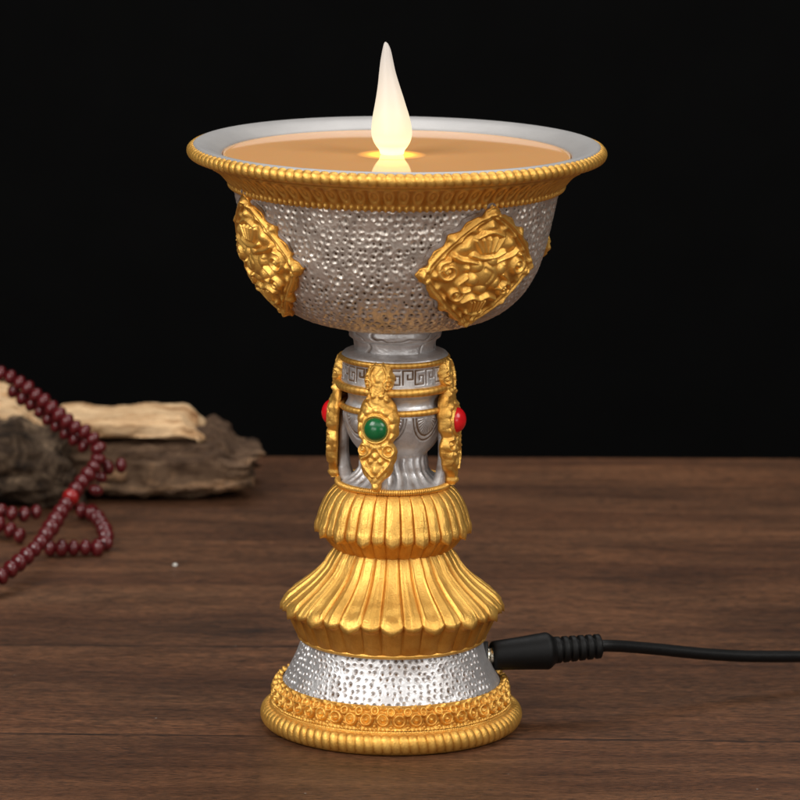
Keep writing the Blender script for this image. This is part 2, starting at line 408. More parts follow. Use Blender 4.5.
v=lathe_v(Pc,64); v+=np.array([c0.x,c0.y,zw])
np_mesh('wax_glow_disc',v,grid_faces(64,len(Pc),True),wax_glowm(),lamp,origin=(c0.x,c0.y,zw))  # thin added disc carrying the glow in the wax, no separate part
# fine seam scratch near the wax edge
a=unproj(303,126,dist=DC+5.0)
# medallions ----------------------------------------------------------
def feat_dome(A,B,a,b,r,h,p=2.0): 
    q=((A-a)**2+(B-b)**2)/r**2; return h*np.exp(-q**(p/2)*1.2)
def feat_ring(A,B,a,b,r,w,h): 
    return h*np.exp(-((np.hypot(A-a,B-b)-r)/w)**2)
def feat_line(A,B,pts,w,h):
    out=np.zeros_like(A); pts=cmr(pts,30)
    dm=np.full(A.shape,9.0)
    for p,q in zip(pts[:-1],pts[1:]):
        d=q-p; t=np.clip(((A-p[0])*d[0]+(B-p[1])*d[1])/(d@d+1e-9),0,1)
        dm=np.minimum(dm,np.hypot(A-p[0]-t*d[0],B-p[1]-t*d[1]))
    return h*np.exp(-(dm/w)**2)
def feat_spiral(A,B,a,b,r,turns,w,h,dirn=1,ph=0):
    t=np.linspace(0,turns*2*PI,26); rr=r*(1-.75*t/t[-1])
    return feat_line(A,B,np.stack([a+rr*np.cos(dirn*t+ph),b+rr*np.sin(dirn*t+ph)],-1),w,h)
def med_height(A,B):
    # A right, B up, diamond |A|+|B|<=1
    e=(np.abs(A)**1.22+np.abs(B)**1.22)**(1/1.22)
    h=.05*np.exp(-((e-.5)/.5)**2)
    M=np.maximum
    h=h+.075*np.exp(-((e-.935)/.034)**2)+.03*np.exp(-((e-.86)/.018)**2)-.04*np.exp(-((e-.80)/.04)**2)
    f=np.zeros_like(A)
    def both(fn): 
        nonlocal f
        f=M(f,fn(1)); f=M(f,fn(-1))
    # crown: fan of ribs over a rolled brow, finial at the top
    for k in range(5):
        x=-.18+.09*k; f=M(f,feat_line(A,B,[(x*.6,.33),(x*1.2,.52)],.036,.13))
    f=M(f,feat_line(A,B,[(-.26,.30),(-.1,.24),(.1,.24),(.26,.30)],.045,.15)); f=M(f,feat_line(A,B,[(-.2,.56),(0,.63),(.2,.56)],.04,.13)); f=M(f,feat_dome(A,B,0,.74,.09,.15))
    both(lambda q: feat_dome(A,B,q*.36,.42,.11,.14)); 
    # large corner scrolls
    both(lambda q: feat_spiral(A,B,q*.58,.07,.16,1.4,.036,.16,-q,PI/2)); both(lambda q: feat_dome(A,B,q*.58,.07,.055,.17))
    both(lambda q: feat_dome(A,B,q*.78,.0,.07,.13))
    both(lambda q: feat_line(A,B,[(q*.10,.14),(q*.26,.20),(q*.42,.24),(q*.52,.30)],.040,.15))
    # middle: overlapping leaves round a heavy central boss
    f=M(f,feat_dome(A,B,.03,-.03,.20,.22,3.0))
    for k in range(6):
        q=k*PI/3+.3; f=M(f,feat_dome(A,B,.03+.23*math.cos(q),-.03+.21*math.sin(q),.10,.17,3.0))
    f=f-.05*feat_line(A,B,[(-.03,.08),(.08,.0),(.02,-.12)],.026,1.0)
    both(lambda q: feat_line(A,B,[(q*.30,-.04),(q*.42,-.14),(q*.34,-.26),(q*.22,-.24)],.036,.16))
    both(lambda q: feat_spiral(A,B,q*.42,-.30,.12,1.2,.034,.15,q,0)); both(lambda q: feat_dome(A,B,q*.42,-.30,.045,.15))
    # lower swag and shell
    f=M(f,feat_line(A,B,[(-.30,-.44),(-.14,-.38),(0,-.42),(.14,-.38),(.30,-.44)],.038,.16))
    for k in range(5): f=M(f,feat_line(A,B,[(-.12+.06*k,-.46),(-.08+.04*k,-.62)],.024,.13))
    f=M(f,feat_line(A,B,[(-.14,-.66),(0,-.70),(.14,-.66)],.04,.13)); f=M(f,feat_dome(A,B,0,-.80,.06,.13))
    for (x,y) in [(.24,.66),(.44,.52),(.66,.28),(.70,-.20),(.58,-.40),(.36,-.58),(.20,-.74),(.30,.10),(.14,.14)]:
        both(lambda q: feat_dome(A,B,q*x,y,.055,.12))
    f=f*(1/(1+np.exp((e-.86)/.02)))
    for (x,y) in [(0,.95),(0,-.95),(.95,0),(-.95,0)]: f=M(f,feat_dome(A,B,x*.97,y*.97,.07,.10))
    for (x,y) in [(.08,.85),(-.08,.85),(.86,.08),(.86,-.08),(-.86,.08),(-.86,-.08),(.08,-.85),(-.08,-.85),(.56,.56),(-.56,.56),(.56,-.56),(-.56,-.56)]:
        f=M(f,feat_dome(A,B,x,y,.055,.10))
    return h+f*.85
def bowl_point(deg,s,h):
    j=np.interp(s,Lb,np.arange(len(Lb))); Nn=pnorm(bowl_P)
    r=np.interp(j,np.arange(len(Lb)),bowl_P[:,0]); z=np.interp(j,np.arange(len(Lb)),bowl_P[:,1])
    nr=np.interp(j,np.arange(len(Lb)),Nn[:,0]); nz=np.interp(j,np.arange(len(Lb)),Nn[:,1])
    r=r+nr*h; z=z+nz*h; t=np.radians(deg)
    return np.stack([r*np.sin(t),-r*np.cos(t),z],-1)
def diamond(deg,scale,base,relief,na=420,nr=120,shift=(0,0)):
    al=np.linspace(0,2*PI,na,endpoint=False)
    ca,sa=np.cos(al),np.sin(al); p=1.22
    ext=1/((np.abs(ca)**p+np.abs(sa)**p)**(1/p))
    da=(al%(PI/2))-PI/4; dc=((al+PI/4)%(PI/2))-PI/4
    ext=ext*(1+.075*np.exp(-(da/.085)**2)-.02*np.exp(-((np.abs(da)-.20)/.06)**2)+.03*np.exp(-((np.abs(da)-.36)/.07)**2)
             -.05*np.exp(-((np.abs(dc)-.17)/.06)**2)+.04*np.exp(-(dc/.07)**2)+.03*np.exp(-((np.abs(dc)-.10)/.03)**2))
    rr=np.r_[np.linspace(0.004,1,nr),[1.01,1.012,1.0]]*scale
    A=ext[:,None]*ca[:,None]*rr[None,:]; B=ext[:,None]*sa[:,None]*rr[None,:]
    Hh=base+(med_height(A/scale,B/scale) if relief else .02*np.exp(-((rr[None,:]-1)/.05)**2)*np.ones_like(A))
    Hh=Hh*np.ones_like(A)
    Hh[:,-3]=Hh[:,-4]-.03; Hh[:,-2]=base*.45; Hh[:,-1]=-.05
    # lens of the bowl: wider where the wall is upright
    s=(sm0+sm1)/2-(B+shift[1])*(sm1-sm0)/2
    V=bowl_point(deg+(A+shift[0])*26.0,s,Hh).reshape(-1,3)
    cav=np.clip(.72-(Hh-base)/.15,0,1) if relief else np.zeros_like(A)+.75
    return V,grid_faces(na,len(rr),True),cav
for m in MED:
    V,Fq,cav=diamond(m,1.0,.10,True)
    e=Vector(bowl_point(np.array(m),np.array((sm0+sm1)/2),np.array(0.)))
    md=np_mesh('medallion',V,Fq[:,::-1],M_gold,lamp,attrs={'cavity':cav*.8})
    V,Fq,cav=diamond(m,1.03,.06,False,240,16,(-.030,.022))
    np_mesh('backing',V,Fq[:,::-1],M_silver,md,attrs={'cavity':cav})
# bowl foot and neck core -----------------------------------------------
P=cmr(rz([(40,322),(45.5,325),(46.5,330),(45.5,335),(42,338),(41,342),(41,348),(42,353)]),70)
nt=300; th,L=THS(P,nt); TH,LL=np.meshgrid(th,L,indexing='ij')
X=P[None,:,0]*np.sin(TH);Y=P[None,:,0]*np.cos(TH);Z=np.broadcast_to(P[None,:,1],X.shape)
n=fbm(X,Y,Z*2,5,9,4); crack=np.exp(-(fbm(X,Y,Z,3.2,21,3)/.035)**2)
lathe('bowl_foot',P,nt,M_silver,lamp,H=.02*n-.03*crack,attrs={'cavity':crack*.7+np.clip(n,0,1)*.15})
core_px=[(41,347.5),(46,349),(50.5,351),(53.2,354),(52.6,359),(52.5,368),(53.5,380),(54,386),(50,389),(47,393),(46.5,399),(50,404),(52,408),(52,414),(50,422),(47,431),(42.5,440),(37,447),(33.5,451),(33,456),(34,462),(35,468),(41,474.5),(49,479.5),(56,483)]
P=cmr(rz(core_px),260); nt=1080; th,L=THS(P,nt); TH,LL=np.meshgrid(th,L,indexing='ij')
ypx=np.interp(-P[:,1],[-Zc(y) for y in range(340,500)],range(340,500)); YP=np.broadcast_to(ypx[None,:],TH.shape)
Hh=np.zeros_like(TH); cav=np.zeros_like(TH)
deg=np.degrees(TH)
# meander (key) pattern engraved between ring one and two; one key unit = 22 deg
u=((deg+6)%27.7)/27.7; vv=(YP-361)/15.0
def seg(u,v,a,b,w=.034):
    a=np.array(a);b=np.array(b);d=b-a;t=np.clip(((u-a[0])*d[0]+(v-a[1])*d[1])/(d@d),0,1)
    return np.exp(-(((u-a[0]-t*d[0])**2+((v-a[1]-t*d[1])*.75)**2)/w**2))
g=np.zeros_like(TH); band=(YP>358)&(YP<380)
for a,b in [((.05,.05),(.05,.95)),((.05,.95),(.42,.95)),((.42,.95),(.42,.40)),((.42,.40),(.24,.40)),((.24,.40),(.24,.66)),
            ((.55,.05),(.95,.05)),((.95,.05),(.95,.6)),((.95,.6),(.74,.6)),((.74,.6),(.74,.34)),((.55,.05),(.55,.95)),((.05,.05),(.42,.05))]:
    g=np.maximum(g,seg(u,vv,a,b))
g*=band; Hh-=.035*g; cav=np.maximum(cav,g)
# engraved fans under ring three
ph=((deg-17.6)%45)-22.5; A=ph/22.5; B=(YP-409)/26.0; on=(YP>409)&(YP<446)
d=np.hypot(A*.95,B*.85); fan=np.zeros_like(TH); ang=np.arctan2(A*.95,B*.85)
fan=np.maximum(fan,np.exp(-((d-.62)/.05)**2)+np.exp(-((d-.78)/.04)**2))
fan=np.maximum(fan,(np.cos(ang*14)**8)*(d<.55)*(d>.15))
fan*=on; Hh+=-.03*fan; cav=np.maximum(cav,fan*.8)
# drapery folds on the stem
fold=np.sin(TH*24+.8*np.sin(YP*.25))*np.clip((YP-449)/6,0,1)*np.clip((482-YP)/6,0,1)
Hh+=.025*fold; cav=np.maximum(cav,np.clip(-fold,0,1)*.5)
X=P[None,:,0]*np.sin(TH);Y=P[None,:,0]*np.cos(TH);Z=np.broadcast_to(P[None,:,1],X.shape)
n=fbm(X,Y,Z,4.5,31,4); Hh+=.013*n; cav=np.clip(cav+np.clip(n-.1,0,1)*.25+.25*((YP>384)&(YP<392)),0,1)
neck=lathe('neck',P,nt,M_silver,lamp,H=Hh,attrs={'cavity':cav})
def ring(name,Rp,yp,tp,n=None,depth=.0,parent=neck,slant=0,ty=None):
    return gadroon(name,Rp,yp,tp,ty or tp,n or 60,8 if n else 6,M_gold,parent,slant,depth if n else .0,14)
ring('gold_ring',52.6,356.5,3.0); ring('gold_ring',55.2,383,4.3); ring('gold_ring',52.8,404,3.2)
ring('gold_ring',56,481,3.2,150,.30,parent=neck)
# struts --------------------------------------------------------------
so_y=np.array([350,357,370,385,400,415,430,445,455,468,478,486,494.]); so_r=np.array([53,56,58.5,60.5,62.5,64,64.5,64.5,65,65,63.5,61.5,59.])
hw_y=np.array([350,365,367,369,370,376,382,388,394,400,406,413,421,430,438,445,449,454,460,466,472,478,482,486,490,494.])
hw_w=np.array([5,7,12,13.5,15,13,16,16,12,12,16,20,22,22.5,21,16.5,18,21,20.5,17,17.5,13,8,4.5,4.5,2.])
def strut_height(A,B):      # A: px right of centre, B: photo row
    M=np.maximum; f=np.zeros_like(A)
    R=lambda x,y,r,w,h: feat_ring(A,B,x,y,r,w,h)
    Dm=lambda x,y,r,h: feat_dome(A,B,x,y,r,h)
    f=M(f,.06*np.exp(-(A/12)**2))
    for s in (-1,1):
        f=M(f,Dm(s*9,361,4.5,.15)); f=M(f,Dm(s*12,378,5,.12)); f=M(f,R(s*11,388,4.5,1.6,.13)); f=M(f,Dm(s*11,388,2.5,.12))
        f=M(f,feat_line(A,B,[(s*3,356),(s*4,368),(s*9,380),(s*6,396)],1.6,.11))
        f=M(f,R(s*13,452,5.5,1.8,.14)); f=M(f,Dm(s*13,452,3,.14)); f=M(f,feat_line(A,B,[(0,446),(s*6,456),(s*15,462),(s*10,470),(s*3,478)],2.0,.12))
        f=M(f,Dm(s*12,468,4.5,.11)); f=M(f,Dm(s*4,399,4,.12)); f=M(f,Dm(s*10,402,3.6,.12)); f=M(f,Dm(s*5,463,3.6,.12))
    f=M(f,Dm(0,458,4.5,.14)); f=M(f,Dm(0,472,6,.12)); f=M(f,Dm(0,489,4.6,.15)); f=M(f,Dm(0,366,4,.09)); f=M(f,Dm(0,384,5,.1))
    d=np.hypot(A,B-431); an=np.arctan2(A,B-430)
    petals=.13*np.exp(-((d-18)/4.0)**2)*(.55+.45*np.abs(np.cos(an*6)))
    f=f+.009*np.sin(A*.7+2*np.sin(B*.30))*np.sin(B*.5+1.5*np.sin(A*.4))*(d>14)
    f=M(f,petals); f=M(f,.15*np.exp(-((d-13.2)/1.7)**2)); f=M(f,.08*(d<12))
    return f
def strut(phi):
    nv,nu=220,64
    B=np.linspace(365.5,494,nv); U=np.linspace(-1,1,nu)
    hw=np.interp(B,hw_y,hw_w); hw=hw*1.09+.7*np.sin(B*.45)*np.clip((hw-8)/8,0,1)
    A=U[None,:]*hw[:,None]; BB=np.broadcast_to(B[:,None],A.shape)
    ro=np.interp(B-14,so_y,so_r)[:,None]
    hh=strut_height(A,BB)
    edge=np.clip((1-np.abs(U))/.30,0,1)[None,:]**.6
    kk=np.array([K(y-14) for y in B])[:,None]; zz=np.array([Zc(y-14) for y in B])[:,None]
    eb=np.clip((B-365.5)/5,0,1)[:,None]**.5
    Rf=(ro-4.5)*kk+(hh*.85*edge+.13*edge)*eb-.03-.05*(1-eb)
    Rb=(ro-4.5)*kk-.11+0*A
    rad=math.radians(phi)
    def pos(R):
        a=rad+A*kk/(ro*kk)
        return np.stack([R*np.sin(a),-R*np.cos(a),zz+0*A],-1)
    # closed loop across: front u -1..1, back 1..-1
    W=np.concatenate([pos(Rf),pos(Rb)[:,::-1]],1)
    cv=np.concatenate([np.clip(.55-hh/.11,0,1)*.8,np.ones_like(A)*.6],1)
    V=W.reshape(-1,3); n2=2*nu
    Fq=grid_faces(nv,n2,False,True)
    caps=[[i,i+1,n2-2-i,n2-1-i] for i in range(nu-1)]
    caps=np.array(caps); last=(nv-1)*n2
    Fq=np.concatenate([Fq,caps,caps[:,::-1]+last])
    st=np_mesh('neck_strut',V,Fq,M_gold,neck,attrs={'cavity':cv.ravel()})
    # silver pillar behind the strut
    ys=np.linspace(404,482,50); Wl=[]
    for y in ys:
        t_=(y-404)/78; wd=(11.5-3.5*math.sin(PI*t_))*1.0; r1=np.interp(y,so_y,so_r)-8.5; r0=r1-(15-6*math.sin(PI*t_)); k=K(y)
        row=[]
        for q in np.linspace(0,2*PI,24,endpoint=False):
            cx=math.copysign(abs(math.cos(q))**.7,math.cos(q)); sy=math.copysign(abs(math.sin(q))**.7,math.sin(q))
            r=(r0+r1)/2+(r1-r0)/2*sy; a=rad+cx*wd/57
            row.append((r*k*math.sin(a),-r*k*math.cos(a),Zc(y)))
        Wl+=row
    Wl=np.array(Wl); nn=fbm(Wl[:,0],Wl[:,1],Wl[:,2],6,41,3)
    np_mesh('pillar',Wl,grid_faces(50,24,False,True),M_silver,neck,attrs={'cavity':np.clip(.25+nn*.4,0,.8)})
    return st
def gem_obj(phi,mat_,parent,gr,label,bulge):
    ro=np.interp(416,so_y,so_r)*K(416); rad=math.radians(phi); k=K(416); g=gr*k
    c=np.array([math.sin(rad),-math.cos(rad),0])*(ro-.0)+np.array([0,0,Zc(417.5 if abs(phi)<60 else 415.5)])
    nrm=np.array([math.sin(rad),-math.cos(rad),0]); tx=np.array([math.cos(rad),math.sin(rad),0]); tz=np.array([0,0,1.])
    V=[];na=48;nrn=20
    for i in range(na):
        a=2*PI*i/na
        for j in range(nrn):
            b=j/(nrn-1)*PI*.62
            V.append(c+g*math.sin(b)*(tx*math.cos(a)+tz*math.sin(a))+nrm*bulge*g*(math.cos(b)))
    o=np_mesh('gem',V,grid_faces(na,nrn,True)[:,::-1],mat_,parent); o['label']=label
for q,(phi,mm,lb) in enumerate([(-16.3,M_green,'round green gem'),(73,M_red,'domed red gem'),(-103,M_red,'domed red gem'),(162,M_green,'round green gem')]):
    st=strut(phi)
    gem_obj(phi,mm,st,12 if mm is M_green else 13,lb,.7 if mm is M_green else .80)
# lotus tiers ------------------------------------------------------------
def tier(name,px_top,px_under,npet,nt,wfun,seed,tipdrop,tipr,under_flute,attr_w=.5):
    """one surface: petals from the top down to the scalloped tips, then the fluted underside"""
    n1,n2=110,56
    P1=cmr(rz(px_top),n1); P2=cmr(rz(px_under),n2)
    P=np.concatenate([P1,P2]); th=np.linspace(-PI,PI,nt,endpoint=False)
    s=np.r_[np.linspace(0,1,n1),np.ones(n2)]; u=np.r_[np.zeros(n1),np.linspace(0,1,n2)]
    TH,SS=np.meshgrid(th,s,indexing='ij'); _,UU=np.meshgrid(th,u,indexing='ij')
    r=np.random.default_rng(seed); jit=r.normal(0,.05,npet)
    x=TH*npet/(2*PI)+.5; cell=np.floor(x).astype(int)%npet
    ph=(x%1)-.5+0*jit[cell]                              # -.5..+.5 across one petal
    H,tip,groove=wfun(ph,SS)
    H=H*(1-UU)**1.5
    fade=np.exp(-(UU/.16)**2)*np.clip((SS-.72)/.28,0,1)**1.6*1.0
    dz=-tipdrop*tip*fade; dr=tipr*tip*fade
    Hu=under_flute*np.where(UU>0,1,0)*np.sin(np.clip(UU*1.0,0,1)*PI)**.5*(np.abs(np.cos(ph*2*PI))**.7-.5)
    N1=pnorm(P1);N2=pnorm(P2)
    Nn=np.concatenate([N1,N2])
    R=P[None,:,0]+(H*(UU<=0)+Hu)*Nn[None,:,0]+dr; Z=P[None,:,1]+(H*(UU<=0)+Hu)*Nn[None,:,1]+dz
    jt=jit[cell]*.12*np.clip((SS-.5)*2,0,1)*np.cos(ph*PI)*(1-UU); R=R+jt*.5; 
    X=R*np.sin(TH);Y=-R*np.cos(TH)
    R=R+.010*fbm(X,Y,Z,5,seed+5,3)
    V=np.stack([R*np.sin(TH),-R*np.cos(TH),Z],-1).reshape(-1,3)
    cav=np.clip(groove*(1-UU)*attr_w+.55*(UU>.02),0,1)  # underside shade put into the colour as deep orange
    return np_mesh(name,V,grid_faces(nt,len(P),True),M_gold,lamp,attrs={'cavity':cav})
def w_low(ph,s):
    a=np.abs(ph); main=a<.27
    amp=.45+.55*s
    q=np.where(main,a/.27,(.5-a)/.23)
    H=np.where(main,.055*np.sqrt(np.clip(1-q**2,0,1)),-.030+.080*np.sqrt(np.clip(1-q**2,0,1)))*amp
    ridge=.050*np.exp(-((a-.200)/.036)**2)*np.clip(s*4,0,1)*(1-np.clip((s-.88)/.12,0,1))
    hollow=-.030*np.exp(-(a/.12)**2)*np.clip((s-.15)*2,0,1)*(1-np.clip((s-.84)/.12,0,1))
    curl=.055*np.exp(-(a/.17)**2)*np.exp(-((s-.94)/.07)**2)
    vein=.022*np.exp(-((a-.5)/.05)**2)*np.clip(s*2,0,1)
    grv=np.exp(-((a-.275)/.024)**2)
    H=H+ridge*.8+hollow+curl+vein-.030*grv*amp
    tip=np.where(main,1.0,.70)*np.clip(1-q**2,0,1)**.6+.12*np.exp(-(a/.07)**2)-.15
    return H,tip,grv*.7
tier('lower_petals',[(55,543),(58,548),(63,556),(67.5,564),(75,572.5),(85,581.5),(95,589),(103,594.5),(108.5,599.5)],
     [(108,602),(106,606),(103,613),(99.5,621),(96,629),(93,635)],16,1920,w_low,3,.20,.05,.075,.6)
def w_up(ph,s):
    a=np.abs(ph); main=a<.27; q=np.where(main,a/.275,(.5-a)/.235)
    amp=np.where(main,1.0,.72)
    H=.085*amp*np.sqrt(np.clip(1-q**2,0,1))*np.sin(np.clip(s*.9+.15,0,1)*PI*.62)*(.35+.65*s)
    grv=np.exp(-((a-.27)/.022)**2); H=H-.045*grv*np.clip(s*4,0,1)
    H=H+.03*np.exp(-((s-.94)/.06)**2)*np.sqrt(np.clip(1-q**2,0,1))*amp+.014*fbm(np.broadcast_to(s*5,a.shape),a*9,ph*7,2,5,2)*s
    tip=np.where(main,1.0,.7)*np.clip(1-q**2,0,1)**.6+.14*np.exp(-(a/.07)**2)-.2
    return H,tip,grv*.8
tier('upper_petals',[(53,484),(56,484.5),(60,487.5),(64.5,493),(68,500),(71,508),(73.2,516),(74.5,523)],
     [(74,525.5),(72.5,528.5),(69,534),(64,540.5),(59,545.5),(54,548)],16,1760,w_up,8,.17,.035,.055,.7)
# dimpled silver band -----------------------------------------------------
band_px=[(88,632),(90.5,640),(94,650),(98.5,660),(104,671),(109.5,681),(113,689)]
P=cmr(rz(band_px),150); nt=1200
def avoid_sock(th,s): return abs(math.degrees(th)-80)<13
H,Cv=pits(P,nt,.190,.050,.032,.02,.98,17,avoid_sock,.18,.20,.02,.66,2.4)
band=lathe('base_band',P,nt,M_silver,lamp,H=H,attrs={'cavity':Cv})
band['label']='bright silver band punched with small dimples'
lathe('band_edge',cmr(rz([(90,631),(94,632.5),(94.5,635),(92,637)]),12),240,M_gold,lamp)
# gold foot: filigree, fine beading, sloping flange
foot_px=[(108,680),(112,682),(114,686),(115,692),(116.5,697),(118,699.5),(121,702),(125,705),(128,710),(127,716),(122,722.6),(100,722.9)]
P=cmr(rz(foot_px),120); foot=lathe('foot_flange',P,300,M_gold,lamp)
fil_px=[(109,678),(113,681),(115.5,686),(116.5,691),(117.5,696),(119,700)]
P=cmr(rz(fil_px),80); nn=46; nt=nn*30; th,L=THS(P,nt); TH,LL=np.meshgrid(th,L/L[-1],indexing='ij')
Lt=L[-1]; cell=2*PI*116*K(690)/nn
WX=fbm(np.sin(TH)*3,np.cos(TH)*3,0*LL,3,71,3); WY=fbm(np.sin(TH)*3,np.cos(TH)*3,0*LL,4,72,3)
def cellfeat(off,n_mult,l0,r,kind,w=.03,h=.08):
    x=(((TH/(2*PI)*nn*n_mult+off+.12*WX)%1)-.5)*cell/n_mult; y=(LL-l0+.05*WY)*Lt; d=np.hypot(x,y)
    return h*np.exp(-((d-r)/w)**2) if kind=='ring' else h*np.exp(-(d/r)**2)
Hh=np.zeros_like(TH)
for f in [cellfeat(0,1,.60,.135,'ring',.036,.10),cellfeat(0,1,.60,.065,'dome',h=.12),cellfeat(.5,1,.30,.085,'ring',.032,.09),cellfeat(.5,1,.30,.04,'dome',h=.05),
          cellfeat(0,1,.13,.06,'dome',h=.11),cellfeat(.5,1,.86,.05,'dome',h=.07),cellfeat(0,4,.97,.028,'dome',h=.05)]: Hh=np.maximum(Hh,f)
irr=fbm(np.sin(TH)*3,np.cos(TH)*3,LL,6,77,3); Hh=Hh*(1+.35*irr)+.012*irr
cav=np.clip(.8-Hh/.045,0,1)*((LL>.05)&(LL<.9))*.7
lathe('filigree_band',P,nt,M_gold,foot,H=Hh+.005-.03*(Hh<.02)*(LL<.85)*(LL>.2),attrs={'cavity':cav})
gadroon('bead_rim',122.5,712,8.4,10.3,90,18,M_gold,foot,.9,.17,26,5)
gadroon('fine_beading',119.5,701.5,1.6,1.6,300,5,M_gold,foot,.0,.35,8,6)
# power socket in the side of the base
yS=657.0; kS=K(yS); zS=Zc(yS); pl0=unproj(489,657,dist=DC+.3)
sock_dir=Vector((1,-.03,.03)).normalized()
def axis_lathe(name,prof,origin,dirv,mat_,parent,n=40,wob=None):
    dirv=Vector(dirv).normalized(); u=dirv.orthogonal().normalized(); w=dirv.cross(u)
    V=[]; 
    for t_,r in prof:
        for a in np.linspace(0,2*PI,n,endpoint=False):
            V.append(Vector(origin)+dirv*t_+(u*math.cos(a)+w*math.sin(a))*r)
    V=np.array([tuple(v) for v in V])
    return np_mesh(name,V,grid_faces(len(prof),n,False,True),mat_,parent)
o0=unproj(484,657,dist=DC+.15)
sock=axis_lathe('power_socket',[(-.5,.0),(-.5,.36),(.02,.42),(.09,.43),(.12,.40),(.12,.31),(-.1,.29),(-.1,0.0)],o0,sock_dir,black('socket_plastic',.03,.35),lamp)
axis_lathe('socket_ring',[(.10,.26),(.17,.27),(.17,.20),(.0,.20)],o0,sock_dir,M_steel,sock)
# ---------------------------------------------------------------- cable
cab=empty('power_cable',tuple(unproj(496,657,dist=DC+.2)))
tag(cab,'black round power cable with ribbed plug pushed into the side of the lamp base','cable')
inv=cab.location.copy()/S
def cab_np(name,V,Fq,m): return np_mesh(name,np.asarray(V)-np.array(inv),Fq,m,cab)
a=unproj(489.5,656,dist=DC+.2); bdir=(unproj(601,646,dist=DC+.9)-a); ln=bdir.length; bdir.normalize()
kp=K(656)
def along(px): return (px-489.5)/(601-489.5)*ln
prof=[(along(490),.0),(along(490),.17),(along(491),.175),(along(494),.175)]
def ax(name,prof,mat_,n=44,off=Vector((0,0,0))):
    u=bdir.orthogonal().normalized(); w=bdir.cross(u); V=[]
    for t_,r in prof:
        for q in np.linspace(0,2*PI,n,endpoint=False): V.append(tuple(a+off+bdir*t_+(u*math.cos(q)+w*math.sin(q))*r))
    return cab_np(name,V,grid_faces(len(prof),n,False,True),mat_)
ax('plug_barrel',[(along(484),.0),(along(484),.23),(along(496),.23)],M_steel)
R=lambda p:p*kp
body=[(491.5,0),(491.5,R(12)),(492.2,R(13.6)),(494,R(14.6)),(500,R(15.2)),(515,R(16.2)),(530,R(17.4)),(543,R(18.6)),(546,R(18.9)),(548.5,R(18.2)),(551,R(16.2)),(553,R(14.4)),(555,R(13.4))]
bp=cmr([(along(x),r) for x,r in body],60)
ax('plug_body',[(max(x,0),max(r,0)) for x,r in bp],M_blk)
rib=[]
x=553.0
while x<600:
    f=(x-553)/47; r=13.6-1.2*f
    rib+= [(x,r-3.2),(x+.9,r-3.2),(x+1.7,r-.4),(x+2.4,r),(x+6.2,r-.1),(x+6.9,r-.6),(x+7.4,r-3.2)]; x+=8.0
rib+=[(601,9.6),(601.6,6.5),(602,5)]
ax('strain_relief',[(along(x),R(r)) for x,r in rib],M_blk)
pts=[a+bdir*along(592),a+bdir*along(604)]
for px,py,ds in [(625,646.5,1.3),(660,649.5,1.9),(700,653.5,2.5),(740,656,3.1),(780,656.5,3.7),(820,656,4.3)]:
    pts.append(unproj(px,py,dist=DC+ds))
e=pts[-1].copy()
pts+= [Vector((e.x+2,e.y+.8,e.z*.85)),Vector((e.x+5,e.y+2.2,.45)),Vector((e.x+9,e.y+4,.17)),Vector((e.x+15,e.y+5,.16)),Vector((e.x+24,e.y+3,.16)),Vector((e.x+36,e.y+4,.16))]
pth=cmr([tuple(p) for p in pts],220)
V,Fq=tube(pth,R(6.1),20); cab_np('cord',V,Fq,M_cable)
# ---------------------------------------------------------------- driftwood
def barkm(name,cols,sc=(60,60,60),bd=.002):
    m,nt,b=mat(name); v=coords(nt,sc); n=noise(nt,v,1,8,.68,.6); n2=noise(nt,coords(nt,(200,500,500)),1,5,.7)
    nt.links.new(mixc(nt,.5,ramp(nt,n,cols),ramp(nt,n2,[(.3,(.55,.5,.48)),(.7,(1.2,1.2,1.2))]),'MULTIPLY'),b.inputs['Base Color'])
    b.inputs['Roughness'].default_value=.85; b.inputs['Specular IOR Level'].default_value=.2
    p=bump(nt,b,n,bd,.8); bump(nt,b,n2,bd*.3,.6,p); return m
M_bark=barkm('weathered_bark',[(.34,(.030,.017,.010)),(.45,(.090,.052,.030)),(.56,(.155,.095,.056)),(.66,(.38,.22,.115))],(35,90,90))
M_lump=barkm('dark_knotty_bark',[(.36,(.014,.009,.006)),(.47,(.055,.034,.020)),(.57,(.12,.080,.050)),(.67,(.28,.19,.115))],(90,90,90),.003)
M_tan=barkm('split_pale_wood',[(.36,(.24,.11,.04)),(.44,(.52,.31,.15)),(.56,(.74,.52,.30))],(30,120,120),.0012)
gr=unproj(150,510,z=0); D1=gr.y+DC+.9      # horizontal distance of the log's front face
wood=empty('driftwood',(unproj(90,506,z=0).x,gr.y+2,0)); tag(wood,'broken driftwood with grey bark and a pale split top, behind the rosary','driftwood')
wo=np.array(wood.location)/S
def ztop(px,py,dist): return unproj(px,py,dist=dist)
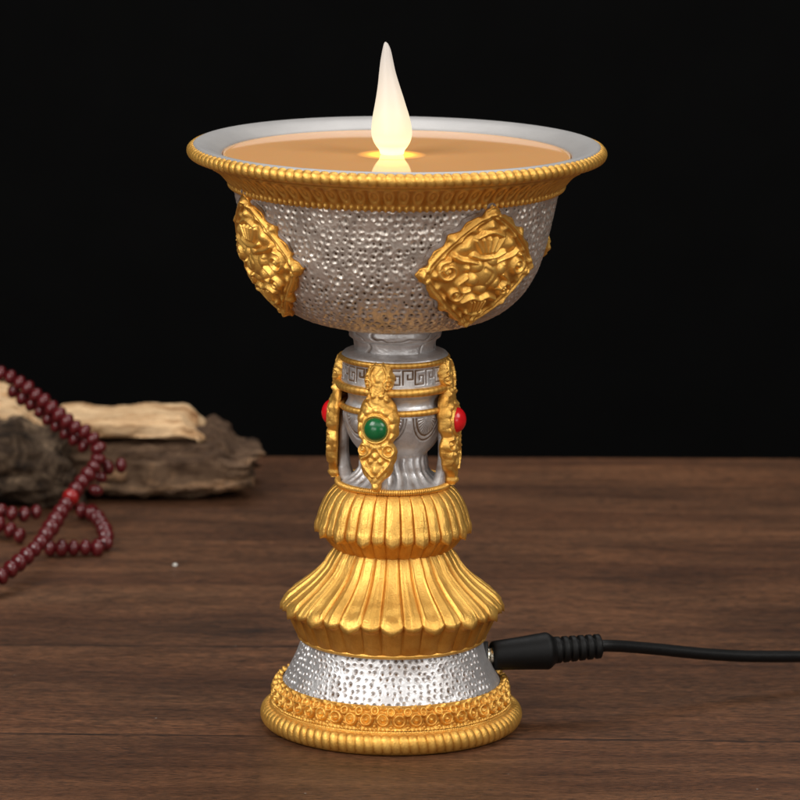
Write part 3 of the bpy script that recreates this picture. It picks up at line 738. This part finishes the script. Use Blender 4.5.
def loft(name,outline,bottom,dist,depth,mat_,seed,amp,nx=160,na=72,fr=1.6,sharp=.75):
    """outline: photo points of the upper edge, bottom: points of the lower edge, both at 'dist'"""
    T=np.array([tuple(unproj(x,y,dist=dist+depth*.35)) for x,y in outline]); Bt=np.array([tuple(unproj(x,y,dist=dist)) for x,y in bottom])
    x0,x1=T[0,0],T[-1,0]; xs=np.linspace(x0,x1,nx); rows=[]
    for i,x in enumerate(xs):
        zt=np.interp(x,T[:,0],T[:,2]); zb=max(.0,np.interp(x,Bt[:,0],Bt[:,2])); zb=min(zb,zt-.1)
        e_=1.0
        dd=depth
        row=[]
        for q in np.linspace(0,2*PI,na,endpoint=False):
            c,s=math.cos(q),math.sin(q); c=math.copysign(abs(c)**sharp,c); s=math.copysign(abs(s)**sharp,s)
            row.append((x,dist-DC+dd/2-c*dd/2,(zt+zb)/2+s*(zt-zb)/2))
        rows.append(row)
    Wv=np.array(rows)
    cy=Wv.mean(1,keepdims=True); dirv=Wv-cy; dirv/=np.linalg.norm(dirv,axis=2,keepdims=True)+1e-9
    n=fbm(Wv[...,0]*.55,Wv[...,1]*1.6,Wv[...,2]*1.6,fr,seed,5); n=n-np.abs(fbm(Wv[...,0]*.5,Wv[...,1]*2,Wv[...,2]*2.6,fr*1.7,seed+3,3))*.8
    Wv=Wv+dirv*(n*amp)[...,None]
    Wv[...,0]+=fbm(Wv[...,0]*.2,Wv[...,1]*2,Wv[...,2]*2,2.2,seed+9,3)*amp*1.4*np.clip((np.arange(nx)-nx*.8)/(nx*.2),0,1)[:,None]
    up=np.clip(np.linspace(0,0,1)+((Wv[...,2]-cy[...,2])/(np.abs(Wv[...,2]-cy[...,2]).max(1,keepdims=True))),0,1)
    Wv[...,2]+=up*amp*.35*np.round(2*fbm(Wv[...,0],Wv[...,1]*.4,0*Wv[...,2],2.2,seed+13,3))/2
    Wv[...,2]=np.maximum(Wv[...,2],.02)
    V=Wv.reshape(-1,3); Fq=grid_faces(nx,na,False,True)
    caps=[]
    m0=len(V); V=np.concatenate([V,Wv[0].mean(0)[None],Wv[-1].mean(0)[None]])
    cf=[[m0,(j+1)%na,j,j] for j in range(na)]+[[m0+1,(nx-1)*na+j,(nx-1)*na+(j+1)%na,(nx-1)*na+(j+1)%na] for j in range(na)]
    # quads in strip caps: pair triangles
    cf=[[m0,(j+2)%na,(j+1)%na,j] for j in range(0,na,2)]+[[m0+1,(nx-1)*na+j,(nx-1)*na+(j+1)%na,(nx-1)*na+(j+2)%na] for j in range(0,na,2)]
    Fq=np.concatenate([Fq,np.array(cf)])
    return np_mesh(name,V-wo,Fq,mat_,wood)
loft('bark',[(40,436),(75,436),(120,434),(160,435),(186,433),(197,429),(212,431),(224,436),(232,443),(240,448),(253,450)],[(40,512),(120,508),(180,505),(225,500),(252,492)],D1,4.2,M_bark,5,.34,fr=3.0,sharp=.55)
loft('bare_wood',[(58,414),(75,412),(110,413.5),(150,413.5),(180,413),(184,414),(190,417),(195,423),(199,434)],[(58,440),(110,441),(180,440),(199,441)],D1+.35,3.2,M_tan,15,.20,fr=2.6,sharp=.42)
loft('bare_wood',[(-60,380),(-10,388),(5,391),(16,395),(26,404),(34,413),(46,417),(56,423),(64,436),(68,448)],[(-60,440),(0,440),(40,440),(68,455)],D1+.2,3.2,M_tan,25,.20,fr=2.6,sharp=.5)
loft('bark',[(-70,418),(-20,420),(0,422),(20,419),(40,427),(58,431),(70,445),(77,462),(80,490)],[(-70,520),(0,516),(40,514),(80,506)],D1-1.6,3.6,M_lump,35,.42,fr=2.4,sharp=.8)
# ---------------------------------------------------------------- rosary
M_bead=gem('dark_red_lacquer',(.095,.006,.008)); M_bead2=gem('bright_red_lacquer',(.27,.008,.008))
M_string=black('dark_string',.02,.8)
ros=empty('prayer_beads',tuple(unproj(40,560,z=0))); tag(ros,'string of small dark red beads draped over driftwood and onto the table','rosary')
rl=np.array(ros.location)/S
BR=.27
Df=D1-2.1-.3
def strand(pts,spacing=.335,closed=False): 
    P=cmr([tuple(p) for p in pts],800); D=np.diff(P,axis=0)
    vv=D[:,2]*.966+D[:,1]*.259; ww=D[:,1]*.966-D[:,2]*.259
    L=np.r_[0,np.cumsum(np.sqrt(D[:,0]**2+vv**2+(.30*ww)**2))]
    n=int(L[-1]/spacing); s=np.linspace(0,L[-1],n+1)
    return P,np.stack([np.interp(s,L,P[:,k]) for k in range(3)],-1)
U=unproj; g0=BR
A1=[U(-30,366,dist=Df+1.6),U(2,374,dist=Df+1.4),U(20,383,dist=Df+1.2),U(38,397,dist=Df+.9),U(56,412,dist=Df+.5),U(72,425,dist=Df+.1),U(88,434,dist=Df-.1),U(98,447,dist=Df-.2),U(98,460,dist=Df-.3)]
DE=U(22,560,z=g0+.5).y+DC; fz=lambda x,y:U(x,y,dist=(Df-.3)+(DE-(Df-.3))*((y-460)/100)**1.2)
A2=[fz(98,460),fz(88,475),fz(78,487),fz(68,502),fz(57,518)]
A3=[fz(46,535),fz(35,549),U(22,560,z=g0+.5),U(10,570,z=g0+.42),U(-6,581,z=g0+.25),U(-30,592,z=g0)]
B1=[U(50,548.5,z=g0),U(62,548.5,z=g0),U(78,548,z=g0),U(94,548,z=g0),U(104,545,z=g0),U(106,535,z=g0),U(101,523,z=g0),U(94,514,z=g0),U(82,511,z=g0)]
B2=[U(-25,520,z=g0+.3),U(-5,524,z=g0+.25),U(8,529,z=g0+.1),U(20,536,z=g0)]
B3=[U(2,511,z=g0+.5),U(14,514,z=g0+.5),U(26,514,z=g0+.4),U(36,512,z=g0+.4)]
C1=[U(96,490,dist=Df-.25),U(100,478,dist=Df-.1),U(106,468,dist=Df+.15),U(116,465.5,dist=Df+.3),U(121,465.5,dist=Df+.3)]
def sphere_vf(c,r,axis,n=18,m=12):
    axis=Vector(axis).normalized(); u=axis.orthogonal().normalized(); w=axis.cross(u); V=[]
    for i in range(n):
        a=2*PI*i/n
        for j in range(m):
            b=PI*(.06+.88*j/(m-1)); V.append(tuple(Vector(c)+(u*math.cos(a)+w*math.sin(a))*r*math.sin(b)+axis*r*.74*math.cos(b)))
    return np.array(V),grid_faces(n,m,True)
protos={}
for mm in (M_bead,M_bead2):
    V,Fq=sphere_vf((0,0,0),1.0,(0,0,1),24,16); me=None
    o=np_mesh('bead',V,Fq,mm); me=o.data; bpy.data.objects.remove(o); protos[mm]=me
def bead(c,t,r,mm):
    o=bpy.data.objects.new('bead',protos[mm]); C.objects.link(o); o.parent=ros
    o.location=Vector(tuple(np.array(c)-rl))*S; o.scale=(r,r,r)
    o.rotation_mode='QUATERNION'; o.rotation_quaternion=Vector((0,0,1)).rotation_difference(Vector(t))
    return o
cnt=0
A1b=[U(14,391,dist=Df+1.5),U(26,400,dist=Df+1.3),U(40,411,dist=Df+1.0),U(54,424,dist=Df+.7),U(70,436,dist=Df+.5),U(84,446,dist=Df+.3)]
for st in (A1+A2[1:]+A3,A1b,B1,B2,B3,C1):
    P,bp=strand(st)
    V,Fq=tube(P[::8],.03,8); np_mesh('string',V-rl,Fq,M_string,ros)
    for i in range(len(bp)):
        t_=bp[min(i+1,len(bp)-1)]-bp[max(i-1,0)]
        t_=np.array([t_[0],t_[1]*.35,t_[2]-t_[1]*.1]); r=BR*random.uniform(.90,1.07); special=(st[0] is A1[0] and abs(bp[i][2]-fz(73,496).z)<.06)
        bead(bp[i]+np.array([0,0,random.uniform(-.01,.02)]),t_,r,M_bead2 if special else M_bead); cnt+=1
print('beads',cnt)
# pale crumb on the table
cp=unproj(175,565,z=.06); me=None
V,Fq=sphere_vf((0,0,0),.085,(0,0,1),14,10); V=V*(1+.18*fbm(V[:,0]*12,V[:,1]*12,V[:,2]*12,2,3,2))[:,None]
mcr,ntc,bc=mat('pale_crumb'); nn_=noise(ntc,coords(ntc),900,3); ntc.links.new(mixc(ntc,nn_,(.4,.38,.34),(.7,.68,.62)),bc.inputs['Base Color']); bc.inputs['Roughness'].default_value=.5
cr=np_mesh('crumb',V,Fq,mcr); cr.location=cp*S; tag(cr,'tiny pale crumb lying alone on the table left of the lamp','crumb')
# ---------------------------------------------------------------- light
world=bpy.data.worlds.new('World'); scene.world=world; world.use_nodes=True
bg=world.node_tree.nodes['Background']; bg.inputs[0].default_value=(1,.97,.93,1); bg.inputs[1].default_value=.05
def area(name,loc,target,sx,sy,power,col=(1,1,1)):
    l=bpy.data.lights.new(name,'AREA'); l.shape='RECTANGLE'; l.size=sx*S; l.size_y=sy*S; l.energy=power; l.color=col
    o=bpy.data.objects.new(name,l); C.objects.link(o); o.location=Vector(loc)*S
    o.rotation_euler=(Vector(target)-Vector(loc)).to_track_quat('-Z','Y').to_euler(); return o
area('softbox',(-70,-50,80),(0,0,6),60,60,9.0,(1,.98,.95))
area('softbox',(75,-45,80),(0,0,5),50,60,6.0,(1,.97,.93))
area('softbox',(0,-105,95),(0,0,6),190,60,5.4,(1,.98,.96))
area('softbox',(-62,-108,20),(0,0,8),70,34,2.8,(1,.97,.93))  # low front fill, added to brighten neck and bowl
area('softbox',(62,-112,20),(0,0,8),60,34,1.8,(1,.97,.93))  # second added low fill, on the right
area('softbox',(10,45,110),(5,25,0),90,50,5.5,(1,.98,.96))
# ---------------------------------------------------------------- camera
cam=bpy.data.cameras.new('camera'); co=bpy.data.objects.new('camera',cam); C.objects.link(co)
cam.sensor_width=36; cam.lens=36*F/800; cam.clip_start=.05; cam.clip_end=50
co.matrix_world=Matrix.Translation(Vector((CX,-DC,HC))*S)@Matrix.Rotation(PI/2-PITCH,4,'X')@Matrix.Rotation(ROLL,4,'Z')
cam.dof.use_dof=True; cam.dof.focus_distance=(math.hypot(DC-3,HC-9))*S; cam.dof.aperture_fstop=34
scene.camera=co
scene.view_settings.view_transform='Standard'; scene.view_settings.look='None'; scene.view_settings.exposure=0; scene.view_settings.gamma=1
scene.render.resolution_x=1024; scene.render.resolution_y=1024
